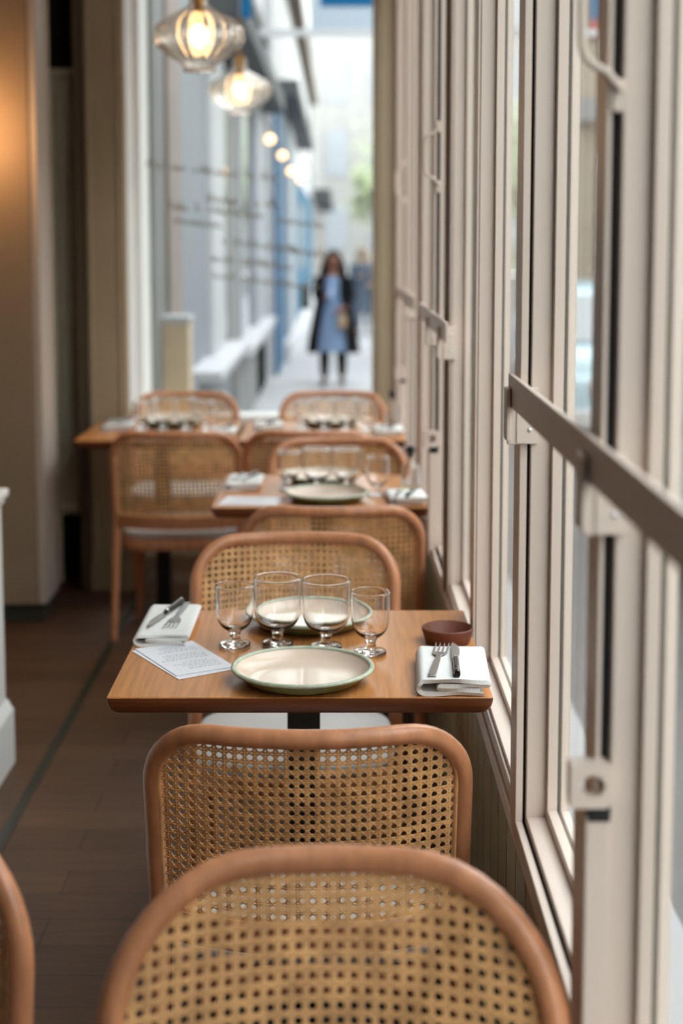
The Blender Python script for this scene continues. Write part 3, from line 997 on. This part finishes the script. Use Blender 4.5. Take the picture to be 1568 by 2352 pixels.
# ------------------------------------------------------------------ the street
G = -.26
struct(MB().box(-8, .9, 7.72, 76, G - .1, G).obj('street_paving', M['street']))
struct(MB().box(.9, 24, -16, 76, G - .2, G - .08).obj('road', M['road']))
struct(MB().box(.37, .9, -16, 7.72, G - .1, G).obj('pavement', M['street']))


def facade_thing(name, label, pieces, cat='building'):
    t = thing(name, label, cat, (-1, pieces[0][1][2], G))
    ox, oy = -1, pieces[0][1][2]
    for pn, bx, m_ in pieces:
        x0, x1, y0, y1, z0, z1 = bx
        MB().box(x0 - ox, x1 - ox, y0 - oy, y1 - oy, z0 - G, z1 - G).obj(pn, M[m_], t, bevel=.006)
    return t, ox, oy


X = -.95
pcs = [('wall', (-2.6, X - .02, 7.75, 19.2, G, 9), 'fgrey'),
       ('window_panel', (X - .03, X, 7.80, 8.36, .55, 4.2), 'fgrey'),
       ('pilaster', (X - .05, X + .02, 8.36, 9.05, G, 4.2), 'fpink'),
       ('panel', (X - .03, X, 9.05, 10.9, .1, 4.2), 'fblue'),
       ('pilaster', (X - .03, X + .05, 10.9, 12.1, G, 4.2), 'fwhite'),
       ('shop_window', (X - .03, X + .005, 12.15, 12.85, .7, 3.0), 'shopglass'),
       ('shop_window', (X - .03, X + .01, 13.0, 14.4, .5, 3.0), 'fgrey'),
       ('shop_window', (X - .03, X + .01, 14.7, 16.4, .5, 3.0), 'shopglass'),
       ('pilaster', (X - .03, X + .03, 14.4, 14.7, G, 3.0), 'fpale'),
       ('pilaster', (X - .03, X + .06, 16.6, 19.2, G, 3.1), 'fpale'),
       ('stall_riser', (X - .03, X + .06, 9.4, 12.4, G, .60), 'fblue'),
       ('window_ledge', (X - .02, -.74, 9.6, 12.6, .60, .67), 'fwhite'),
       ('stall_riser', (X - .03, X + .06, 13.4, 18.6, G, .47), 'fgrey'),
       ('window_ledge', (X - .02, -.76, 13.4, 18.6, .47, .56), 'fwhite'),
       ('canopy', (X - .02, -.66, 10.6, 19.0, 3.06, 3.26), 'dgrey'),
       ('upper_wall', (X - .04, X + .02, 9.5, 19.2, 3.3, 9), 'fwhite'),
       ('string_course', (X - .02, X + .1, 9.5, 19.2, 3.9, 4.05), 'fgrey')]
facade_thing('grey_street_building', 'pale grey shop building with white ledges along the left of the alley', pcs)
X = -.80
pcs = [('wall', (-2.6, X - .02, 19.4, 45, G, 8), 'fwhite'),
       ('blue_panel', (X - .03, X + .03, 19.45, 23.4, G, 3.4), 'royal'),
       ('pilaster', (X - .03, X + .05, 23.4, 26.6, G, 3.4), 'fpale'),
       ('blue_panel', (X - .03, X + .05, 26.6, 44, .0, 2.6), 'teal'),
       ('plinth', (X - .03, X + .12, 21.6, 44, G, .0), 'fwhite'),
       ('shop_window', (X - .03, X + .06, 29.5, 33, .9, 2.2), 'shopglass'),
       ('canopy', (X - .03, -.50, 19.6, 32, 3.35, 3.55), 'dgrey'),
       ('cornice', (X - .03, -.60, 19.4, 45, 5.4, 5.6), 'brownwood')]
facade_thing('blue_street_shop', 'bright blue shop front half way down the alley', pcs)
X = -.75
pcs = [('wall', (-4, X, 45.2, 72, G, 7.5), 'bstone'),
       ('shop_window', (X - .03, X + .05, 47, 54, .2, 2.3), 'shopglass'),
       ('shop_window', (X - .03, X + .05, 57, 68, .2, 2.3), 'fpink'),
       ('canopy', (X - .03, -.20, 46, 70, 2.7, 3.0), 'dgrey')]
facade_thing('far_street_building', 'pale stone building at the far end of the alley', pcs)
# beige corner building and an added unseen block across the road
t = thing('corner_street_building', 'beige building across the road seen through the near window', 'building', (5.2, 22, G))
MB().box(-2.05, 2.5, -2, 3, 0, 9).obj('wall', M['cstone'], t)
for k in range(3):
    for j in range(2):
        f = MB().box(-1.75 + 1.4 * k, -.85 + 1.4 * k, -2.06, -1.98, 1.0 + 3 * j, 2.9 + 3 * j).obj('window_frame', M['white'], t)
        MB().box(-1.68 + 1.4 * k, -.92 + 1.4 * k, -2.08, -2.05, 1.08 + 3 * j, 2.82 + 3 * j).obj('pane', M['shopglass'], f)
MB().box(-2.1, 2.5, -2.2, -1.98, 3.3, 3.6).obj('cornice', M['fgrey'], t)
t = thing('sky_block_terrace', 'added unseen terrace screening low sky across the road', 'building', (7.5, 0, G - .08))  # added out of view to block low sky light from the windows
MB().box(0, 5, -14, 16.5, 0, 7.5).obj('wall', M['cstone'], t)
for k in range(9):
    for j in range(2):
        MB().box(-.06, .02, -13 + 3.2 * k, -11.6 + 3.2 * k, .9 + 3.3 * j, 2.9 + 3.3 * j).obj('window', M['shopglass'], t)
t = thing('end_street_sky_backdrop', 'pale building raised to stand in for bright sky at the end of the alley', 'building', (0, 75, G))  # made tall and pale to cover the sky and stand in for its brightness
MB().box(-6, 16, 0, 6, 0, 15).obj('wall', M['bstone'], t)
for j in range(4):
    for k in range(9):
        MB().box(-5 + 2.2 * k, -3.9 + 2.2 * k, -.06, .02, 1.2 + 3.6 * j, 3.4 + 3.6 * j).obj('window', M['fpale'], t)

# street signs
t = thing('overhead_sign', 'blue and pale overhead sign spanning the alley at the top of photo', 'sign', (0, 14, 3.39))
MB().box(-.245, 1.2, -.02, .02, .02, .42).obj('board', M['signlt'], t)
MB().box(-.155, 1.1, -.026, .026, .235, .42).obj('blue_field', M['royal'], t)
MB().box(-.928, 4.0, -.03, .03, -.03, .03).obj('beam', M['fwhite'], t)
MB().box(3.9, 4.0, -.05, .05, -3.73, -.03).obj('post', M['fwhite'], t)
t = thing('wall_sign', 'blue and red sign on the brown building across the road', 'sign', (3.42, 19.97, 4.10))
MB().box(-.14, .16, -.05, .03, .24, .75).obj('blue_field', M['royal'], t)
MB().box(-.14, .16, -.05, .03, .02, .24).obj('red_field', M['red'], t)
t = thing('projecting_sign', 'small royal blue sign jutting from the grey shop front', 'sign', (-.72, 10.35, 3.0))
MB().box(.048, .140, -.025, .025, 0, .50).obj('panel', M['royal'], t, bevel=.004)
MB().box(-.229, .05, -.012, .012, .40, .425).obj('arm', M['dgrey'], t)
t = thing('stone_pillar', 'beige stone gate pillar with pale cap just outside the far window', 'pillar', (-.905, 8.2, G))
MB().box(-.10, .098, -.06, .16, 0, 1.33).obj('shaft', M['stone'], t, bevel=.005)
MB().box(-.115, .105, -.075, .17, 1.325, 1.365).obj('cap', M['fwhite'], t, bevel=.006)

# string of warm bulbs
t = thing('string_lights', 'string of warm round bulbs along the blue shop front', 'string lights', (-.6, 14, 2.4))
sp_ = [(-.72, 12.9, 2.75), (-.621, 14, 2.429), (-.582, 16, 2.39), (-.552, 18, 2.313), (-.493, 20, 2.292), (-.40, 23, 2.25), (-.37, 24, 2.40), (-.72, 24.2, 3.2)]
MB().tube([(x + .6, y - 14, z - 2.4 + .05) for x, y, z in sp_], .006, 6).obj('cable', M['dgrey'], t)
for x, y, z in sp_[1:5]:
    MB().ball((x + .6, y - 14, z - 2.4), .042, 8).obj('bulb', M['warmbulb'], t)


# trees
def tree(label, loc, h, rad, n, seed):
    t = thing('street_tree', label, 'tree', loc, 0, 'trees beyond the alley')
    rnd = random.Random(seed)
    tr = MB().tube([(0, 0, 0), (.05, 0, h * .3), (-.05, .05, h * .6)], [.16, .12, .06], 10)
    for k in range(5):
        a = k * 1.3
        tr.tube([(0, 0, h * .35), (rad * .5 * math.cos(a), rad * .5 * math.sin(a), h * .7)], [.06, .02], 6)
    tr.obj('trunk', M['bark'], t)
    b = MB()
    cl = [(rnd.gauss(0, rad * .42), rnd.gauss(0, rad * .42), h * .68 + rnd.gauss(0, h * .13)) for _ in range(26)]
    for _ in range(n):
        c = rnd.choice(cl)
        p = Vector((c[0] + rnd.gauss(0, rad * .2), c[1] + rnd.gauss(0, rad * .2), c[2] + rnd.gauss(0, rad * .2)))
        d1 = Vector((rnd.uniform(-1, 1), rnd.uniform(-1, 1), rnd.uniform(-1, 1))).normalized()
        d2 = d1.orthogonal().normalized()
        s_ = rnd.uniform(.06, .13)
        b.add([p - d1 * s_, p - d2 * s_ * .5, p + d1 * s_, p + d2 * s_ * .5], [(0, 1, 2, 3)])
    b.obj('foliage', M['leaf'], t, smooth=False, fix=False)
    return t


tree('pale green tree at the end of the alley above the woman', (1.45, 52, G), 4.9, 1.0, 2600, 1)
tree('loose green tree across the road seen through the window by the near table', (4.6, 38, G), 6.0, 1.8, 2600, 2)
tree('tall tree behind the alley end, to the right of the first', (3.6, 60, G), 8.5, 2.6, 3000, 3)


# cars
def car(label, loc, rz, paint):
    t = thing('parked_car', label, 'car', loc, rz, 'cars parked across the road')
    L, W, = 4.1, .86
    side = [(-2.05, .32), (-2.0, .75), (-1.3, .92), (-.75, 1.40), (-.3, 1.48), (.9, 1.46), (1.55, 1.02), (1.98, .92), (2.05, .5), (2.0, .30)]
    b = MB()
    vs = []
    for sx, ins in ((-1, 1), (1, 1)):
        for y, z in side:
            wz = W - max(0, z - .9) * .32
            vs.append((sx * wz, y, z))
    n = len(side)
    fs = [tuple(range(n)), tuple(range(n, 2 * n))[::-1]] + [(i, n + i, n + (i + 1) % n, (i + 1) % n) for i in range(n)]
    b.add(vs, fs)
    b.obj('car_body', paint, t, bevel=.05, seg=3)
    for y0, y1, yb0, yb1 in ((-.66, .14, -1.12, .14), (.20, .86, .20, 1.35)):
        for sx in (-1, 1):
            q = [(sx * (W - .01), yb0, .97), (sx * (W - .01), yb1, .97), (sx * (W - .145), y1, 1.37), (sx * (W - .145), y0, 1.37)]
            q2 = [(p[0] * .97, p[1], p[2]) for p in q]
            MB().add(q + q2, [(0, 1, 2, 3), (7, 6, 5, 4), (0, 4, 5, 1), (1, 5, 6, 2), (2, 6, 7, 3), (3, 7, 4, 0)]).obj('side_window', M['shopglass'], t)
    MB().add([(-.74, -1.24, .99), (.74, -1.24, .99), (.66, -.80, 1.37), (-.66, -.80, 1.37), (-.74, -1.2, .97), (.74, -1.2, .97), (.66, -.76, 1.35), (-.66, -.76, 1.35)],
             [(0, 1, 2, 3), (7, 6, 5, 4), (0, 4, 5, 1), (1, 5, 6, 2), (2, 6, 7, 3), (3, 7, 4, 0)]).obj('windscreen', M['shopglass'], t)
    for y in (-1.28, 1.28):
        for sx in (-1, 1):
            wl = MB().lathe([(0, -.09), (.30, -.09), (.32, -.06), (.32, .06), (.30, .09), (0, .09)], 28).xf(Matrix.Translation((sx * (W - .06), y, .32)) @ Matrix.Rotation(PI / 2, 4, 'Y')).obj('wheel', M['tyre'], t)
            MB().lathe([(0, -.1), (.19, -.1), (.2, .1), (0, .1)], 20).xf(Matrix.Translation((sx * (W - .06), y, .32)) @ Matrix.Rotation(PI / 2, 4, 'Y')).obj('hubcap', M['cargrey'], wl)
    for sx in (-1, 1):
        MB().box(sx * .55 - .15, sx * .55 + .15, -2.06, -1.98, .62, .74).obj('headlamp', M['fwhite'], t, bevel=.02)
    MB().box(-.88, .88, -2.10, -1.96, .34, .50).obj('bumper', M['fwhite'], t, bevel=.03)
    return t


car('pale blue car parked across the road, seen through the second window', (2.72, 14.0, G - .08), 0, M['car'])
car('silver car parked at the right edge, seen through the nearest window', (2.55, 7.6, G - .08), 0, M['cargrey'])


# ------------------------------------------------------------------ people in the street
def skin_obj(name, verts, edges, radii, m, parent, root=0, sub=1):
    me = bpy.data.meshes.new(name)
    me.from_pydata(verts, edges, [])
    me.materials.append(m)
    o = bpy.data.objects.new(name, me); COL.objects.link(o); o.parent = parent
    md = o.modifiers.new('skin', 'SKIN')
    if not me.skin_vertices: me.attributes  # layer is created by the modifier below
    try:
        sv = me.skin_vertices[0].data
    except Exception:
        import bmesh
        b_ = bmesh.new(); b_.from_mesh(me); b_.verts.layers.skin.verify(); b_.to_mesh(me); b_.free()
        sv = me.skin_vertices[0].data
    for i, rr in enumerate(radii):
        sv[i].radius = (rr, rr) if not isinstance(rr, tuple) else rr
        sv[i].use_root = (i == root)
    md.use_smooth_shade = True
    su = o.modifiers.new('sub', 'SUBSURF'); su.levels = sub; su.render_levels = sub
    return o


def person(label, loc, rz, pal, scale=1.0, hold=True):
    t = thing('person', label, 'person', loc, rz)
    t.scale = (scale,) * 3
    V = []; E = []; Rd = []
    def v(p, r, par=None):
        V.append(p); Rd.append(r)
        if par is not None: E.append((par, len(V) - 1))
        return len(V) - 1
    pel = v((0, 0, .90), (.135, .10))
    wst = v((0, 0, 1.04), (.115, .085), pel)
    cst = v((0, .0, 1.20), (.135, .09), wst)
    shl = v((0, .005, 1.315), (.10, .07), cst)
    nck = v((0, .0, 1.385), .045, shl)
    jaw = v((0, -.012, 1.45), .058, nck)
    skl = v((0, .0, 1.535), (.072, .085), jaw)
    v((0, .005, 1.60), .055, skl)
    v((0, -.088, 1.505), .010, skl)  # nose
    for s in (-1, 1): v((s * .076, .01, 1.51), .010, skl)   # ears
    arms = {-1: [(-.165, .005, 1.29), (-.20, -.01, 1.06), (-.075, -.185, 1.07), (-.035, -.205, 1.10)],
            1: [(.165, .005, 1.29), (.215, -.005, 1.05), (.13, -.16, .93), (.075, -.20, .915)]}
    for s in (-1, 1):
        a = arms[s]
        sh = v(a[0], .052, shl); el = v(a[1], .040, sh); wr = v(a[2], .026, el)
        pm = v(a[3], (.030, .018), wr)
        d = (Vector(a[3]) - Vector(a[2])).normalized()
        upv = Vector((0, -.25, 1)).normalized()
        side = d.cross(upv).normalized()
        for k in range(4):
            base = Vector(a[3]) + upv * (.026 - .017 * k) + d * .028
            L = (.036, .042, .040, .030)[k]
            f1 = v(tuple(base), .0085, pm); f2 = v(tuple(base + d * L * .6), .008, f1)
            v(tuple(base + d * L * .85 + side * .018 * -s), .0075, f2)
        th = v(tuple(Vector(a[2]) + d * .02 + upv * .032 - side * .01), .010, pm)
        v(tuple(Vector(a[2]) + d * .052 + upv * .050 - side * .016), .0085, th)
    for s, yo in ((-1, -.05), (1, .05)):
        hp = v((s * .085, 0, .84), .090, pel); kn_ = v((s * .098, yo * .8 - .02, .47), .055, hp)
        cf = v((s * .10, yo * 1.1, .33), .053, kn_); an = v((s * .102, yo * 1.6, .085), .034, cf)
        v((s * .112, yo * 1.6 - .11, .035), (.034, .026), an)
    skin_obj('body', V, E, Rd, pal['skin'], t, 0, 2)
    # tights and shoes
    for s, yo in ((-1, -.05), (1, .05)):
        skin_obj('tights', [(s * .085, 0, .80), (s * .098, yo * .8 - .02, .47), (s * .10, yo * 1.1, .33), (s * .102, yo * 1.6, .09)], [(0, 1), (1, 2), (2, 3)], [.100, .076, .070, .052], pal['legs'], t, 0, 2)
        skin_obj('shoe', [(s * .102, yo * 1.6 + .03, .045), (s * .107, yo * 1.6 - .05, .045), (s * .114, yo * 1.6 - .15, .032)], [(0, 1), (1, 2)], [.045, .045, .033], pal['shoe'], t, 0, 2)
    # dress: flared from shoulders to knee
    MB().lathe([(.245, .42), (.225, .55), (.185, .75), (.150, .93), (.132, 1.05), (.145, 1.20), (.130, 1.29), (.07, 1.34)], 40, sx=1.0, sy=.78).obj('dress', pal['dress'], t, angle=80)
    # open coat: shell with a front gap, plus sleeves
    b = MB(); n = 40
    rows = [(.325, .40), (.30, .60), (.26, .80), (.225, .98), (.205, 1.12), (.200, 1.24), (.165, 1.325), (.085, 1.375)]
    vs = []
    for th_ in (0, .012):
        for r_, z in rows:
            g = .62 if z < 1.1 else .50
            for k in range(n):
                a = -PI / 2 + g + (2 * PI - 2 * g) * k / (n - 1)
                vs.append(((r_ - th_) * math.cos(a), (r_ - th_) * math.sin(a) * .72 + .012, z))
    m_ = len(rows) * n
    fs = []
    for i in range(len(rows) - 1):
        for k in range(n - 1):
            a = i * n + k
            fs += [(a, a + 1, a + n + 1, a + n), (m_ + a, m_ + a + n, m_ + a + n + 1, m_ + a + 1)]
        for k in (0, n - 1):
            a = i * n + k; fs.append((a, a + n, m_ + a + n, m_ + a))
    for k in range(n - 1):
        fs += [(k, m_ + k, m_ + k + 1, k + 1)]
        a = (len(rows) - 1) * n + k; fs += [(a, a + 1, m_ + a + 1, m_ + a)]
    b.add(vs, fs)
    b.obj('coat', pal['coat'], t, angle=80)
    for s in (-1, 1):
        a = arms[s]
        skin_obj('coat_sleeve', [(s * .135, .005, 1.31), (a[0][0] + s * .012, a[0][1], 1.27), a[1], tuple(Vector(a[1]).lerp(Vector(a[2]), .86))], [(0, 1), (1, 2), (2, 3)], [.06, .072, .060, .046], pal['coat'], t, 0, 2)
    # hair: cap and long fall behind the shoulders
    hb = MB().ball((0, .022, 1.545), .098, 12, sc=(1, 1.05, 1.05))
    hb.v = [(x, max(y, -.055 + .10 * max(0, abs(x) / .1) * 0 + (.0 if z > 1.575 else .04)), z) for x, y, z in hb.v]
    hb.tube([(-.075, .02, 1.55), (-.098, .01, 1.45), (-.115, -.02, 1.33), (-.11, -.06, 1.22)], [.04, .05, .055, .03], 12)
    hb.tube([(.075, .02, 1.55), (.098, .01, 1.45), (.115, -.02, 1.33), (.11, -.06, 1.22)], [.04, .05, .055, .03], 12)
    hb.tube([(0, .06, 1.58), (0, .095, 1.45), (0, .12, 1.30), (0, .12, 1.18)], [.07, .09, .10, .06], 14)
    hb.obj('hair', pal['hair'], t, angle=80)
    eb = MB()
    for s in (-1, 1): eb.ball((s * .028, -.074, 1.53), .008, 8)
    eb.obj('eyes', M['hair'], t)
    MB().ball((0, -.066, 1.462), .018, 8, sc=(1, .35, .3)).obj('mouth', M['terra'], t)
    return t


pal = dict(skin=M['skin'], legs=M['tights'], shoe=M['black'], dress=M['dress'], coat=M['coat'], hair=M['hair'])
person('woman with long dark hair in black coat over light blue dress, holding a phone', (-.053, 18.2, G), R(-4), pal)
t = tag(MB().box(-.035, .035, -.005, .005, -.07, .07).obj('mobile_phone', M['phone'], None, bevel=.006), 'pale blue phone held up in the hand of the woman', 'phone')
t.location = (-.083, 17.955, G + 1.14); t.rotation_euler = (R(-25), 0, R(-15))
t = thing('purse', 'small tan purse hanging from the hand of the woman', 'bag', (.052, 17.975, G + .70))
MB().box(-.055, .055, -.03, .03, 0, .16).obj('bag_body', M['purse'], t, bevel=.025, seg=3)
MB().tube([(-.04, 0, .155), (-.03, 0, .20), (.0, 0, .225), (.03, 0, .20), (.04, 0, .155)], .006, 8).obj('strap', M['purse'], t)
t = thing('shoulder_bag', 'dark shoulder bag at the side of the woman in the street', 'bag', (-.385, 18.16, G + .93))
MB().box(-.06, .06, -.14, .14, 0, .30).obj('bag_body', M['dgrey'], t, bevel=.03, seg=3)
MB().tube([(.0, -.1, .29), (.06, -.06, .36), (.125, .0, .40), (.06, .06, .36), (0, .1, .29)], .010, 8).obj('strap', M['dgrey'], t)
pal2 = dict(skin=M['lightskin'], legs=M['grey_wool'], shoe=M['black'], dress=M['grey_wool'], coat=M['grey_wool'], hair=M['blond'])
person('blurred person with pale hair in blue-grey clothes standing behind the woman', (.46, 27.5, G), R(10), pal2, 1.0)
